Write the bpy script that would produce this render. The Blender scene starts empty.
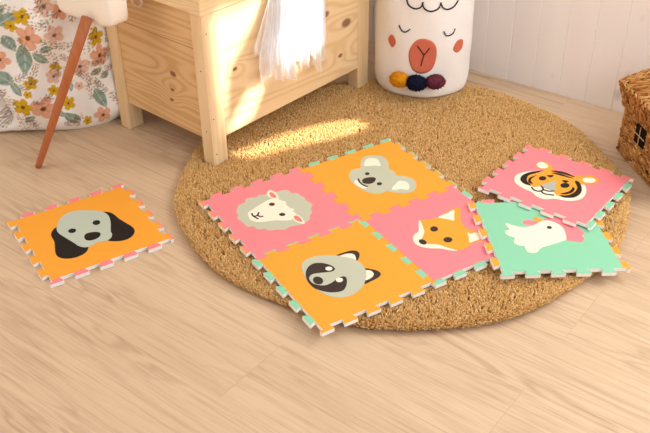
import bpy, bmesh, math, random
import numpy as np
from mathutils import Vector, Matrix, noise
random.seed(7); rng = np.random.default_rng(7)
S = bpy.context.scene
COL = S.collection
PI = math.pi

# ------------------------------------------------------------------ camera
CAM = Vector((-1.315, -1.439, 1.291))
cd = bpy.data.cameras.new('camera'); cam = bpy.data.objects.new('camera', cd); COL.objects.link(cam)
R = Vector((0.6100, -0.7923, -0.0123)); D = Vector((-0.4533, -0.3359, -0.8256)); Fw = Vector((0.6500, 0.5091, -0.5641))
Fw.normalize(); R = (R - Fw*R.dot(Fw)).normalized(); Up = R.cross(Fw)
cam.matrix_world = Matrix(((R.x, Up.x, -Fw.x, CAM.x), (R.y, Up.y, -Fw.y, CAM.y), (R.z, Up.z, -Fw.z, CAM.z), (0, 0, 0, 1)))
cd.sensor_width = 36; cd.lens = 882.64*36/650; cd.clip_start = .05
S.camera = cam

# ------------------------------------------------------------------ light
S.view_settings.view_transform = 'Standard'; S.view_settings.look = 'None'
S.view_settings.gamma = 1; S.view_settings.use_curve_mapping = False
S.view_settings.exposure = 0.13
wd = bpy.data.worlds.new('world'); S.world = wd; wd.use_nodes = True
bg = wd.node_tree.nodes['Background']; bg.inputs[0].default_value = (.985, .985, .98, 1); bg.inputs[1].default_value = .42
SUN = Vector((.53, -.85, .78)).normalized()
sd = bpy.data.lights.new('sun', 'SUN'); sd.energy = 10; sd.angle = math.radians(.9); sd.color = (1, .97, .92)
so = bpy.data.objects.new('sun', sd); COL.objects.link(so); so.rotation_euler = SUN.to_track_quat('Z', 'Y').to_euler(); so.location = (3, -4, 4)
def area(name, loc, to, sx, sy, e, col):
    a = bpy.data.lights.new(name, 'AREA'); a.shape = 'RECTANGLE'; a.size = sx; a.size_y = sy; a.energy = e; a.color = col
    o = bpy.data.objects.new(name, a); COL.objects.link(o); o.location = loc
    o.rotation_euler = (Vector(loc) - Vector(to)).to_track_quat('Z', 'Y').to_euler(); return o
area('window_daylight', (1.14, -1.65, 1.45), (0.0, -.75, .1), 1.3, 1.2, 26, (1, .985, .96))
area('front_fill', (-.7, -2.75, 1.7), (.15, -.6, 0), 1.5, 1.2, 24, (1, .995, .98))  # fill light added on the camera side, not tied to any window

# ------------------------------------------------------------------ helpers
def lin(r, g, b):
    f = lambda c: (c/255/12.92) if c/255 <= .04045 else ((c/255+.055)/1.055)**2.4
    return (f(r), f(g), f(b), 1)
def tag(o, label=None, cat=None, group=None, kind=None):
    if label: o['label'] = label
    if cat: o['category'] = cat
    if group: o['group'] = group
    if kind: o['kind'] = kind
    return o
def empty(name, loc=(0, 0, 0), rz=0):
    o = bpy.data.objects.new(name, None); COL.objects.link(o); o.location = loc; o.rotation_euler = (0, 0, rz)
    o.empty_display_size = .05; return o
def mesh(name, v, f, m, parent=None, smooth=False):
    me = bpy.data.meshes.new(name); me.from_pydata([tuple(p) for p in v], [], f)
    ms = m if isinstance(m, (list, tuple)) else [m]
    for q in ms: me.materials.append(q)
    if smooth: me.polygons.foreach_set('use_smooth', [True]*len(me.polygons))
    me.update(); o = bpy.data.objects.new(name, me); COL.objects.link(o)
    if parent: o.parent = parent
    return o
class MB:
    def __init__(s): s.v = []; s.f = []
    def add(s, v, f):
        n = len(s.v); s.v += [tuple(p) for p in v]; s.f += [tuple(i+n for i in q) for q in f]; return s
    def box(s, x0, x1, y0, y1, z0, z1, b=.0):
        if b <= 0:
            v = [(x, y, z) for z in (z0, z1) for y in (y0, y1) for x in (x0, x1)]
            return s.add(v, [(0, 2, 3, 1), (4, 5, 7, 6), (0, 1, 5, 4), (2, 6, 7, 3), (0, 4, 6, 2), (1, 3, 7, 5)])
        bm = bmesh.new(); bmesh.ops.create_cube(bm, size=1)
        for q in bm.verts: q.co = Vector(((x0+x1)/2+q.co.x*(x1-x0), (y0+y1)/2+q.co.y*(y1-y0), (z0+z1)/2+q.co.z*(z1-z0)))
        bmesh.ops.bevel(bm, geom=bm.edges[:], offset=b, segments=2, affect='EDGES', profile=.5)
        bm.verts.index_update()
        s.add([q.co[:] for q in bm.verts], [[q.index for q in f.verts] for f in bm.faces]); bm.free(); return s
    def tube(s, pts, rad, n=8, cap=True):
        pts = [Vector(p) for p in pts]; k = len(pts); rad = rad if hasattr(rad, '__len__') else [rad]*k
        v = []; f = []
        for i, p in enumerate(pts):
            t = (pts[min(i+1, k-1)]-pts[max(i-1, 0)]).normalized()
            a = t.cross(Vector((0, 0, 1)) if abs(t.z) < .9 else Vector((1, 0, 0))).normalized(); b = t.cross(a)
            for j in range(n): q = 2*PI*j/n; v.append(p+rad[i]*(math.cos(q)*a+math.sin(q)*b))
        for i in range(k-1):
            for j in range(n): f.append((i*n+j, i*n+(j+1) % n, (i+1)*n+(j+1) % n, (i+1)*n+j))
        if cap: f += [tuple(range(n))[::-1], tuple(range((k-1)*n, k*n))]
        return s.add(v, f)
    def prism(s, poly, z0, z1):
        n = len(poly); a = sum(poly[i][0]*poly[(i+1) % n][1]-poly[(i+1) % n][0]*poly[i][1] for i in range(n))
        if a < 0: poly = poly[::-1]
        v = [(x, y, z0) for x, y in poly]+[(x, y, z1) for x, y in poly]
        f = [tuple(range(n))[::-1], tuple(range(n, 2*n))]+[(i, (i+1) % n, n+(i+1) % n, n+i) for i in range(n)]
        return s.add(v, f)
    def build(s, name, m, parent=None, smooth=False): return mesh(name, s.v, s.f, m, parent, smooth)
def spline(pts, k=4, closed=True):
    n = len(pts); out = []
    rngi = range(n) if closed else range(n-1)
    for i in rngi:
        g = (lambda j: pts[j % n]) if closed else (lambda j: pts[min(max(j, 0), n-1)])
        p0, p1, p2, p3 = g(i-1), g(i), g(i+1), g(i+2)
        for a in range(k):
            t = a/k
            out.append(tuple(.5*(2*p1[d]+(p2[d]-p0[d])*t+(2*p0[d]-5*p1[d]+4*p2[d]-p3[d])*t*t+(3*p1[d]-p0[d]-3*p2[d]+p3[d])*t**3) for d in range(len(p1))))
    if not closed: out.append(tuple(pts[-1]))
    return out

# ------------------------------------------------------------------ materials
def newmat(name, rough=.6, spec=.3):
    m = bpy.data.materials.new(name); m.use_nodes = True; nt = m.node_tree; b = nt.nodes['Principled BSDF']
    b.inputs['Roughness'].default_value = rough; b.inputs['Specular IOR Level'].default_value = spec
    return m, nt, b
class NT:
    def __init__(s, nt): s.nt = nt
    def n(s, t, **kw):
        q = s.nt.nodes.new(t)
        for k, v in kw.items(): setattr(q, k, v)
        return q
    def L(s, a, b): s.nt.links.new(a, b)
    def math(s, op, a, b=None, c=None):
        q = s.n('ShaderNodeMath', operation=op)
        for i, x in enumerate((a, b, c)):
            if x is None: continue
            if isinstance(x, (int, float)): q.inputs[i].default_value = x
            else: s.L(x, q.inputs[i])
        return q.outputs[0]
    def noise(s, vec, scale, detail=2, rough=.5, dist=0):
        q = s.n('ShaderNodeTexNoise'); q.inputs['Scale'].default_value = scale; q.inputs['Detail'].default_value = detail
        q.inputs['Roughness'].default_value = rough; q.inputs['Distortion'].default_value = dist; s.L(vec, q.inputs['Vector']); return q.outputs[0]
    def mapping(s, vec, sc=(1, 1, 1), loc=(0, 0, 0), rot=(0, 0, 0)):
        q = s.n('ShaderNodeMapping'); q.inputs['Scale'].default_value = sc; q.inputs['Location'].default_value = loc; q.inputs['Rotation'].default_value = rot
        s.L(vec, q.inputs['Vector']); return q.outputs[0]
    def ramp(s, fac, stops):
        q = s.n('ShaderNodeValToRGB'); e = q.color_ramp.elements
        while len(e) < len(stops): e.new(.5)
        for i, (p, c) in enumerate(stops): e[i].position = p; e[i].color = c
        s.L(fac, q.inputs[0]); return q.outputs[0]
    def mix(s, fac, a, b, mode='MIX'):
        q = s.n('ShaderNodeMix', data_type='RGBA', blend_type=mode)
        if isinstance(fac, (int, float)): q.inputs[0].default_value = fac
        else: s.L(fac, q.inputs[0])
        for i, x in ((6, a), (7, b)):
            if isinstance(x, tuple): q.inputs[i].default_value = x
            else: s.L(x, q.inputs[i])
        return q.outputs[2]
    def bump(s, h, strength, dist, b):
        q = s.n('ShaderNodeBump'); q.inputs['Strength'].default_value = strength; q.inputs['Distance'].default_value = dist
        s.L(h, q.inputs['Height']); s.L(q.outputs[0], b.inputs['Normal'])
def plain(name, c, rough=.6, spec=.3, var=.0, vs=300, bump=0):
    m, nt, b = newmat(name, rough, spec); N = NT(nt); tc = N.n('ShaderNodeTexCoord').outputs['Object']
    if var or bump:
        f = N.noise(tc, vs, 3)
        d = tuple(x*(1-var) for x in c[:3])+(1,)
        N.L(N.mix(f, d, c), b.inputs['Base Color'])
        if bump: N.bump(f, .4, bump, b)
    else: b.inputs['Base Color'].default_value = c
    return m

def pine(name, grain='x', cross='z', base=lin(232, 196, 148), knots=(), seams=(), seed=0., cs=7., con=.45):
    """grain axis, cross axis; knots = (g, c, r); seams = cross positions of board joints"""
    m, nt, b = newmat(name, .5, .35); N = NT(nt)
    tc = N.n('ShaderNodeTexCoord').outputs['Object']; sp = N.n('ShaderNodeSeparateXYZ'); N.L(tc, sp.inputs[0])
    ix = {'x': 0, 'y': 1, 'z': 2}; g = sp.outputs[ix[grain]]; c = sp.outputs[ix[cross]]
    o = [q for q in 'xyz' if q not in (grain, cross)][0]; oo = sp.outputs[ix[o]]
    gg = g; off = None
    board = 0.0
    for q in seams:
        st = N.math('GREATER_THAN', c, q); gg = N.math('ADD', gg, N.math('MULTIPLY', st, 3.7)); 
    cv = N.n('ShaderNodeCombineXYZ'); N.L(N.math('MULTIPLY', gg, .75), cv.inputs[0]); N.L(N.math('MULTIPLY', c, cs), cv.inputs[1]); N.L(N.math('MULTIPLY', oo, 2.0), cv.inputs[2])
    vec = N.mapping(cv.outputs[0], loc=(seed, seed*1.7, 0))
    h = N.noise(vec, 1.0, 1.0, .45, .35)
    dark = None
    for (kg, kc, r) in knots:
        dg = N.math('MULTIPLY', N.math('SUBTRACT', g, kg), .62); dc = N.math('SUBTRACT', c, kc)
        d = N.math('SQRT', N.math('ADD', N.math('POWER', N.math('ABSOLUTE', dg), 2), N.math('POWER', N.math('ABSOLUTE', dc), 2)))
        e = N.math('POWER', 2.718, N.math('MULTIPLY', N.math('POWER', N.math('DIVIDE', d, r*3.6), 2), -1))
        h = N.math('ADD', h, N.math('MULTIPLY', e, .13))
        k = N.math('SUBTRACT', 1, N.math('SMOOTH_MIN', 1, N.math('DIVIDE', d, r), .3))
        k = N.math('MINIMUM', N.math('MULTIPLY', k, 2.5), 1)
        dark = k if dark is None else N.math('MAXIMUM', dark, k)
    s = N.math('SINE', N.math('MULTIPLY', h, 75)); s = N.math('MULTIPLY_ADD', s, .5, .5); s = N.math('POWER', s, 2.2)
    big = N.noise(N.mapping(cv.outputs[0], (1, .7, 1), (3, 1, 0)), 1.6, 2)
    fv = N.n('ShaderNodeCombineXYZ'); N.L(N.math('MULTIPLY', gg, 12), fv.inputs[0]); N.L(N.math('MULTIPLY', c, 420), fv.inputs[1]); N.L(N.math('MULTIPLY', oo, 420), fv.inputs[2])
    fine = N.noise(fv.outputs[0], 1, 2)
    dk = tuple(x*y for x, y in zip(base[:3], (.80, .66, .48)))+(1,)
    lt = tuple(min(1, x*y) for x, y in zip(base[:3], (1.05, 1.07, 1.10)))+(1,)
    col = N.mix(N.math('MULTIPLY', s, con), lt, dk)
    col = N.mix(N.math('MULTIPLY', big, .30), col, dk)
    col = N.mix(N.math('MULTIPLY', fine, .20), col, dk)
    for q in seams:
        l = N.math('LESS_THAN', N.math('ABSOLUTE', N.math('SUBTRACT', c, q)), .0012)
        col = N.mix(N.math('MULTIPLY', l, .65), col, lin(120, 80, 45))
    if dark is not None: col = N.mix(N.math('MULTIPLY', dark, .85), col, lin(120, 66, 34))
    N.L(col, b.inputs['Base Color']); N.bump(fine, .12, .001, b)
    return m

def foam(name, c):
    return plain(name, c, .62, .3, .05, 500, .0003)
ORANGE, PINK, MINT = foam('foam_orange', lin(250, 168, 54)), foam('foam_pink', lin(250, 138, 146)), foam('foam_mint', lin(142, 212, 174))
WHITE = foam('foam_white', lin(250, 248, 244)); CREAM = foam('foam_cream', lin(250, 240, 218)); GREY = foam('foam_grey', lin(196, 200, 178))
DARK = foam('foam_charcoal', lin(60, 46, 42)); BLACK = foam('foam_black', lin(26, 18, 15)); SILVER = foam('foam_silver', lin(178, 184, 176)); CORAL = foam('foam_coral', lin(245, 130, 115))
DOGGREY = foam('foam_dog_grey', lin(192, 202, 186))

# ------------------------------------------------------------------ structure
m, nt, b = newmat('oak_laminate', .42, .35); N = NT(nt)
tc = N.n('ShaderNodeTexCoord').outputs['Object']
br = N.n('ShaderNodeTexBrick'); br.offset = .37; N.L(N.mapping(tc, (1, 1, 1), (0.31, 0.075, 0), (0, 0, PI/2)), br.inputs['Vector'])
br.inputs['Color1'].default_value = (0, 0, 0, 1); br.inputs['Color2'].default_value = (1, 1, 1, 1); br.inputs['Mortar'].default_value = (.5, .5, .5, 1)
br.inputs['Scale'].default_value = 1; br.inputs['Brick Width'].default_value = 1.28; br.inputs['Row Height'].default_value = .192; br.inputs['Mortar Size'].default_value = .0007; br.inputs['Mortar Smooth'].default_value = .2
sp = N.n('ShaderNodeSeparateXYZ'); N.L(tc, sp.inputs[0])
pid = N.n('ShaderNodeSeparateColor'); N.L(br.outputs['Color'], pid.inputs[0]); pid = pid.outputs[0]
cv = N.n('ShaderNodeCombineXYZ'); N.L(sp.outputs[0], cv.inputs[0]); N.L(sp.outputs[1], cv.inputs[1]); N.L(N.math('MULTIPLY', pid, 9.0), cv.inputs[2])
g1 = N.noise(N.mapping(cv.outputs[0], (9, 1.3, 1)), 1, 3, .55, .6)
rings = N.math('MULTIPLY_ADD', N.math('SINE', N.math('MULTIPLY', g1, 55)), .5, .5)
rings = N.math('POWER', rings, 2.5)
g2 = N.noise(N.mapping(cv.outputs[0], (170, 5, 1)), 1, 3, .6)
g3 = N.noise(N.mapping(cv.outputs[0], (11, 1.3, 1), (2, 5, 1)), 1, 4, .6, .9)
patch = N.ramp(N.noise(N.mapping(cv.outputs[0], (7, 2.0, 1), (7, 2, 3)), 1, 2), [(.42, (0, 0, 0, 1)), (.68, (1, 1, 1, 1))])
A_ = lin(219, 192, 160); B_ = lin(194, 160, 130); C_ = lin(152, 114, 84)
col = N.mix(N.math('MULTIPLY', pid, .16), A_, B_)
col = N.mix(N.math('MULTIPLY', N.math('MULTIPLY', rings, patch), .42), col, C_)
col = N.mix(N.ramp(g3, [(.44, (0, 0, 0, 1)), (.80, (.55, .55, .55, 1))]), col, B_)
col = N.mix(N.ramp(g2, [(.48, (0, 0, 0, 1)), (.82, (.50, .50, .50, 1))]), col, C_)
col = N.mix(N.math('MULTIPLY', br.outputs['Fac'], .22), col, lin(120, 88, 62))
N.L(col, b.inputs['Base Color']); N.bump(g2, .10, .001, b)
FLOOR = m
o = MB().box(-3.2, 1.174, -6.5, 1.32, -.05, 0).build('floor', FLOOR); tag(o, kind='structure')

# tongue and groove wall: boards run upwards, .0905 wide, with V grooves
m, nt, b = newmat('painted_boards', .6, .25); N = NT(nt); tc = N.n('ShaderNodeTexCoord').outputs['Object']
f1 = N.noise(N.mapping(tc, (1, 6, .8)), 2.5, 3); kn = N.n('ShaderNodeTexVoronoi'); kn.inputs['Scale'].default_value = 1; N.L(N.mapping(tc, (1, 9, 6.5), (.3, .2, .45)), kn.inputs['Vector'])
col = N.mix(f1, lin(244, 234, 228), lin(250, 243, 239))
col = N.mix(N.ramp(kn.outputs['Distance'], [(.05, (.5, .5, .5, 1)), (.17, (0, 0, 0, 1))]), col, lin(178, 168, 166))
N.L(col, b.inputs['Base Color']); BOARDS = m
WX = 1.174; G0 = .2395-.1336; P_ = .0908
def wall_profile(y0, y1, phase):
    ys = []; k = math.floor((y0-phase)/P_)
    pts = [(y0, 0)]
    y = phase+(k+1)*P_
    while y < y1-.004:
        if y > y0+.004: pts += [(y-.0030, 0), (y-.0008, .0022), (y+.0008, .0022), (y+.0030, 0)]
        y += P_
    return pts+[(y1, 0)]
PH = -0.1782
def board_wall(mb, y0, y1, z0, z1, x=WX):
    p = wall_profile(y0, y1, PH); n = len(p)
    v = [(x+d, y, z0) for y, d in p]+[(x+d, y, z1) for y, d in p]+[(x+.08, y0, z0), (x+.08, y1, z0), (x+.08, y0, z1), (x+.08, y1, z1)]
    f = [(i, n+i, n+i+1, i+1) for i in range(n-1)]
    a, b_, c, d = 2*n, 2*n+1, 2*n+2, 2*n+3
    f += [(a, b_, d, c), (0, a, c, n), (n-1, 2*n-1, d, b_), tuple(range(n))+(b_, a), tuple(range(n, 2*n))[::-1]+(c, d)]
    mb.add(v, f)
mb = MB(); WY0, WY1, WZ0, WZ1 = -2.35, -.82, .75, 2.15
board_wall(mb, -.82, 1.32, 0, 3.9); board_wall(mb, -6.5, WY0, 0, 3.9); board_wall(mb, WY0, WY1, 0, WZ0); board_wall(mb, WY0, WY1, WZ1, 3.9)
tag(mb.build('wall_right', BOARDS), kind='structure')
tag(MB().box(-3.2, WX+.08, 1.32, 1.40, 0, 3.9).build('wall_back', plain('plaster', lin(226, 214, 204), .8, .1, .03, 8)), kind='structure')
FRAMEW = plain('white_paint', lin(238, 234, 228), .45, .4)
mb = MB()
for y in (WY0, WY1-.05): mb.box(WX-.01, WX+.06, y, y+.05, WZ0, WZ1)
mb.box(WX-.01, WX+.06, WY0, WY1, WZ0, WZ0+.05); mb.box(WX-.01, WX+.06, WY0, WY1, WZ1-.05, WZ1)
win = tag(mb.build('window_1', FRAMEW), kind='structure')
# added unseen panel outside the window: blocks sun, holes shaped as the sun patches
PATCH = [
    # upper part of the chest front left of the dress
    [(.205,.11,.448),(.40,.095,.448),(.36,.099,.40),(.245,.107,.275),(.215,.110,.12),(.205,.112,.05)],
    # the dress
    [(.44,.08,.45),(.60,.07,.45),(.61,.07,.25),(.52,.07,.20),(.40,.08,.22),(.39,.08,.28)],
    # slanting streak on the chest front
    [(.315,.102,.200),(.385,.097,.190),(.335,.101,.115),(.262,.105,.086),(.225,.108,.105)],
    # streak on the rug
    [(.235,.113,.022),(.332,.090,.022),(.435,.062,.022),(.55,.006,.022),(.62,-.050,.022),(.610,-.100,.022),(.549,-.102,.022),(.456,-.052,.022),(.358,.005,.022),(.255,.050,.022)],
]
def to_blocker(p, X):
    t = (X-p[0])/SUN.x; return (p[1]+SUN.y*t, p[2]+SUN.z*t)
polys = [[to_blocker(p, 1.30) for p in q] for q in PATCH]
def inside(y, z, q):
    r = False; j = len(q)-1
    for i in range(len(q)):
        if (q[i][1] > z) != (q[j][1] > z) and y < (q[j][0]-q[i][0])*(z-q[i][1])/(q[j][1]-q[i][1])+q[i][0]: r = not r
        j = i
    return r
v = []; f = []; st = .01; ny = int(2.3/st); nz = int(2.1/st); Y0 = -2.7; Z0 = .5
for j in range(nz+1):
    for i in range(ny+1): v.append((1.30, Y0+i*st, Z0+j*st))
for j in range(nz):
    for i in range(ny):
        y = Y0+(i+.5)*st; z = Z0+(j+.5)*st
        if not any(inside(y, z, q) for q in polys): f.append((j*(ny+1)+i, j*(ny+1)+i+1, (j+1)*(ny+1)+i+1, (j+1)*(ny+1)+i))
mesh('sun_blocker', v, f, plain('blocker_white', lin(240, 236, 228), .8, .1), win)  # unseen panel added to shape the sunlight
# ------------------------------------------------------------------ rug
RC = Vector((.424, -.336)); RR = .606
rug = empty('round_rug', (RC.x, RC.y, 0)); tag(rug, 'round golden tan shaggy rug lying on the wooden floor under the foam mats', 'rug')
def rr(a): return RR*(1+.010*math.sin(2*a+.6)+.006*math.sin(5*a+1)+.004*math.sin(11*a))
mb = MB(); nseg = 128
ring = [((rr(2*PI*i/nseg)-.010)*math.cos(2*PI*i/nseg), (rr(2*PI*i/nseg)-.010)*math.sin(2*PI*i/nseg)) for i in range(nseg)]
mb.prism(ring, .0005, .010)
mb.build('backing', plain('rug_backing', lin(150, 108, 58), .9, .05), rug)
m, nt, b = newmat('rug_pile', .95, .05); N = NT(nt); tc = N.n('ShaderNodeTexCoord').outputs['Object']
at = N.n('ShaderNodeAttribute'); at.attribute_name = 'shade'
n1 = N.noise(tc, 14, 3)
col = N.ramp(at.outputs['Fac'], [(0, lin(196, 148, 86)), (.5, lin(222, 176, 112)), (1, lin(240, 208, 156))])
col = N.mix(N.math('MULTIPLY', n1, .30), col, lin(214, 166, 98)); N.L(col, b.inputs['Base Color'])
b.inputs['Sheen Weight'].default_value = .25; b.inputs['Sheen Tint'].default_value = lin(240, 200, 140)
PILE = m
NT_ = 105000
ang = rng.uniform(0, 2*PI, NT_); rad = np.sqrt(rng.uniform(0, 1, NT_))*RR
rad[:9000] = RR*rng.uniform(.965, 1.0, 9000)
lim = RR*(1+.010*np.sin(2*ang+.6)+.006*np.sin(5*ang+1)+.004*np.sin(11*ang)); rad = rad*lim/RR-.003
px, py = rad*np.cos(ang), rad*np.sin(ang)
# pile is pressed flat under the posts of the chest and the llama basket
H = rng.uniform(.0215, .0256, NT_)
lean = rng.normal(0, .0020, (NT_, 2)); out = np.clip((rad-(RR-.02))/.02, 0, 1.2)
lean[:, 0] += np.cos(ang)*out*.008; lean[:, 1] += np.sin(ang)*out*.008; H = H*(1-.35*np.clip(out, 0, 1)*rng.uniform(0, 1, NT_))
FLAT = [(.160,.228,.100,.160,.008),(.797,.843,.068,.108,.014)]
wx, wy = px+RC.x, py+RC.y
for (x0, x1, y0, y1, h) in FLAT: H[(wx > x0) & (wx < x1) & (wy > y0) & (wy < y1)] = h
w = rng.uniform(.0016, .0028, NT_); a0 = rng.uniform(0, PI/2, NT_)
V = np.zeros((NT_, 9, 3)); 
for k in range(4):
    q = a0+k*PI/2
    V[:, k] = np.c_[px+w*np.cos(q), py+w*np.sin(q), np.full(NT_, .006)]
    V[:, 4+k] = np.c_[px+lean[:, 0]*.8+w*1.05*np.cos(q+.5), py+lean[:, 1]*.8+w*1.05*np.sin(q+.5), H*.80]
V[:, 8] = np.c_[px+lean[:, 0]*1.2, py+lean[:, 1]*1.2, H]
fq = np.array([(k, (k+1) % 4, 4+(k+1) % 4, 4+k) for k in range(4)]); ft = np.array([(4+k, 4+(k+1) % 4, 8) for k in range(4)])
base = np.arange(NT_)[:, None, None]*9
quads = (fq[None]+base).reshape(-1, 4); tris = (ft[None]+base).reshape(-1, 3)
me = bpy.data.meshes.new('pile'); me.vertices.add(NT_*9); me.vertices.foreach_set('co', V.reshape(-1))
lo = np.concatenate([quads.reshape(-1), tris.reshape(-1)]).astype(np.int32)
me.loops.add(len(lo)); me.loops.foreach_set('vertex_index', lo)
nq, ntr = len(quads), len(tris); me.polygons.add(nq+ntr)
me.polygons.foreach_set('loop_start', np.concatenate([np.arange(nq)*4, nq*4+np.arange(ntr)*3]).astype(np.int32))
me.polygons.foreach_set('use_smooth', np.ones(nq+ntr, bool))
me.update(calc_edges=True)
at = me.attributes.new('shade', 'FLOAT', 'POINT'); sh = np.repeat(rng.uniform(0, 1, NT_), 9); at.data.foreach_set('value', sh)
me.materials.append(PILE); o = bpy.data.objects.new('pile', me); COL.objects.link(o); o.parent = rug; o['kind'] = 'stuff'

# ------------------------------------------------------------------ chest
CY = math.radians(-3.65); CL, CD, CT = .682, .420, .455
chest = empty('toy_chest', (.1665, .111, 0), CY); tag(chest, 'large unpainted pine storage chest on square legs with a white dress hung over its front', 'chest')
knF = [(.104, .276, .0065), (.572, .262, .016), (.477, .317, .012), (.544, .164, .008)]
knS = [(.149, .251, .010), (.160, .199, .006), (.168, .166, .006)]
P_front = pine('pine_front', 'x', 'z', lin(238, 210, 166), knF, (), 1.3, 8, .55)
P_side = pine('pine_side', 'y', 'z', lin(226, 190, 142), knS, (.352,), 4.1, 11, .75)
P_post = pine('pine_post', 'z', 'x', lin(240, 214, 172), (), (), 2.2, 26)
P_posty = pine('pine_rail', 'x', 'z', lin(240, 212, 168), (), (), 6.2, 16)
for i, (x, y, z) in enumerate(((0, 0, .010), (CL-.053, 0, .018), (0, CD-.042, 0), (CL-.053, CD-.042, 0))):
    MB().box(x, x+.053, y, y+.042, z, CT, .0018).build('corner_post', P_post, chest)
MB().box(.053, CL-.053, .0006, .020, .092, CT, .0012).build('front_panel', P_front, chest)
MB().box(.009, .026, .042, CD-.042, .088, CT, .0012).build('side_panel', P_side, chest)
MB().box(CL-.026, CL-.009, .042, CD-.042, .088, CT, .0012).build('side_panel', P_side, chest)
MB().box(.053, CL-.053, CD-.020, CD-.001, .092, CT, .0012).build('back_panel', P_front, chest)
MB().box(.026, CL-.026, .020, CD-.020, .096, .110).build('bottom_panel', P_front, chest)
MB().box(-.004, CL+.004, -.004, CD+.004, CT+.0005, CT+.045, .003).build('lid', P_posty, chest)
NAIL = plain('nail', lin(60, 45, 35), .5, .4)
for (x, z) in ((.014, .405), (.012, .16), (.012, .05)): MB().tube([(x, -.0006, z), (x, .001, z)], .0018, 10).build('nail_head', NAIL, chest)
for (y, z) in ((.02, .12), (.02, .30)): MB().tube([(-.0006, y, z), (.001, y, z)], .0018, 10).build('nail_head', NAIL, chest)

# ------------------------------------------------------------------ tulle dress over the chest
tul = empty('tulle_dress', chest.matrix_basis @ Vector((.33, 0, CT+.045)), CY)
tag(tul, 'white see-through tulle dress draped over the front of the pine chest', 'dress')
m = bpy.data.materials.new('tulle'); m.use_nodes = True; nt = m.node_tree; N = NT(nt); nt.nodes.remove(nt.nodes['Principled BSDF'])
tr = N.n('ShaderNodeBsdfTransparent'); df = N.n('ShaderNodeBsdfDiffuse'); tl = N.n('ShaderNodeBsdfTranslucent'); df.inputs[0].default_value = (.95, .95, .98, 1); tl.inputs[0].default_value = (.95, .95, .98, 1)
m1 = N.n('ShaderNodeMixShader'); m1.inputs[0].default_value = .35; N.L(df.outputs[0], m1.inputs[1]); N.L(tl.outputs[0], m1.inputs[2])
m2 = N.n('ShaderNodeMixShader'); tc = N.n('ShaderNodeTexCoord').outputs['Object']
fo = N.ramp(N.noise(N.mapping(tc, (60, 60, 3)), 1, 3), [(.35, (.50, .50, .50, 1)), (.7, (.80, .80, .80, 1))]); N.L(fo, m2.inputs[0])
N.L(tr.outputs[0], m2.inputs[1]); N.L(m1.outputs[0], m2.inputs[2]); N.L(m2.outputs[0], nt.nodes['Material Output'].inputs[0]); TULLE = m
def tulle_layer(idx, x0t, x1t, x0b, x1b, zb, depth, ph):
    nu, nv = 90, 60; v = []; f = []
    for j in range(nv+1):
        t = j/nv
        for i in range(nu+1):
            u = i/nu
            hem = zb+.020*math.sin(u*9+ph*2)+.016*math.sin(u*23+ph*5)+.008*math.sin(u*51+ph)
            if t < .18:      # on the lid
                k = t/.18; y = .13*(1-k)-.006*k; z = .006+.004*idx; dz = 0
                fold = .0
            else:
                k = (t-.18)/.82; z = .004-(CT+.045-hem)*k; y = -.010-.004*idx
                fold = min(1, k*3)
            s = min(1, max(0, (t-.18)/.7)); a = x0t+(x0b-x0t)*s**1.3; b_ = x1t+(x1b-x1t)*s**1.3
            x = a+(b_-a)*u+.003*math.sin(t*6+u*20)
            y -= depth*fold*(.5+.5*math.sin(u*46+ph+.8*math.sin(t*3)))*(.4+.6*t)+.004*fold*(.5+.5*math.sin(u*113+ph*3))
            v.append((x, y, z))
    for j in range(nv):
        for i in range(nu): f.append((j*(nu+1)+i, j*(nu+1)+i+1, (j+1)*(nu+1)+i+1, (j+1)*(nu+1)+i))
    return v, f
for idx, (a, b_, c, d, zb, dep, ph) in enumerate([(-.085,.122,-.170,.118,.265,.012,.3),(-.095,.112,-.160,.105,.245,.016,1.9),(-.07,.122,-.12,.118,.225,.014,3.3),(-.08,.117,-.10,.100,.205,.018,4.4)]):
    v, f = tulle_layer(idx, a, b_, c, d, zb, dep, ph); mesh('skirt_layer', v, f, TULLE, tul, True)

# ------------------------------------------------------------------ llama basket
LC = Vector((.975, -.056, .0)); LR = .155; LH = .50
bk = empty('storage_basket', (LC.x, LC.y, 0)); tag(bk, 'tall round white fabric storage basket printed with a sleeping llama face', 'basket')
def lr(a, z):
    r = LR*(1+.0*z)+.002*math.sin(3*a+z*9)+.0015*math.sin(7*a+z*23)+.002*math.sin(z*37+2*a)*math.exp(-z/.12)
    if z < .03: r -= .006*(1-z/.03)**2
    return r+.004*math.exp(-((z-.09)/.04)**2)*math.sin(2*a+1)
LZ0 = .0262
na, nz = 120, 70; v = []; f = []
for j in range(nz+1):
    z = LH*j/nz
    for i in range(na): a = 2*PI*i/na; r = lr(a, z); v.append((r*math.cos(a), r*math.sin(a), z+LZ0))
for j in range(nz+1):
    z = LH-(LH-.01)*j/nz
    for i in range(na): a = 2*PI*i/na; r = lr(a, z)-.006; v.append((r*math.cos(a), r*math.sin(a), z+LZ0))
R_ = 2*(nz+1)
for j in range(R_-1):
    for i in range(na): f.append((j*na+i, j*na+(i+1) % na, (j+1)*na+(i+1) % na, (j+1)*na+i))
f.append(tuple(range(na))[::-1]); f.append(tuple(range((R_-1)*na, R_*na)))
LL = plain('canvas_white', lin(252, 248, 244), .85, .1, .04, 60, .0006)
mesh('basket_body', v, f, LL, bk, True)
INK = plain('ink', lin(40, 34, 34), .7, .1); COR = plain('coral_print', lin(214, 116, 90), .8, .1)
def lp(a, z, off=.0012): r = lr(a, z-LZ0)+off; return (r*math.cos(a), r*math.sin(a), z)
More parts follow.
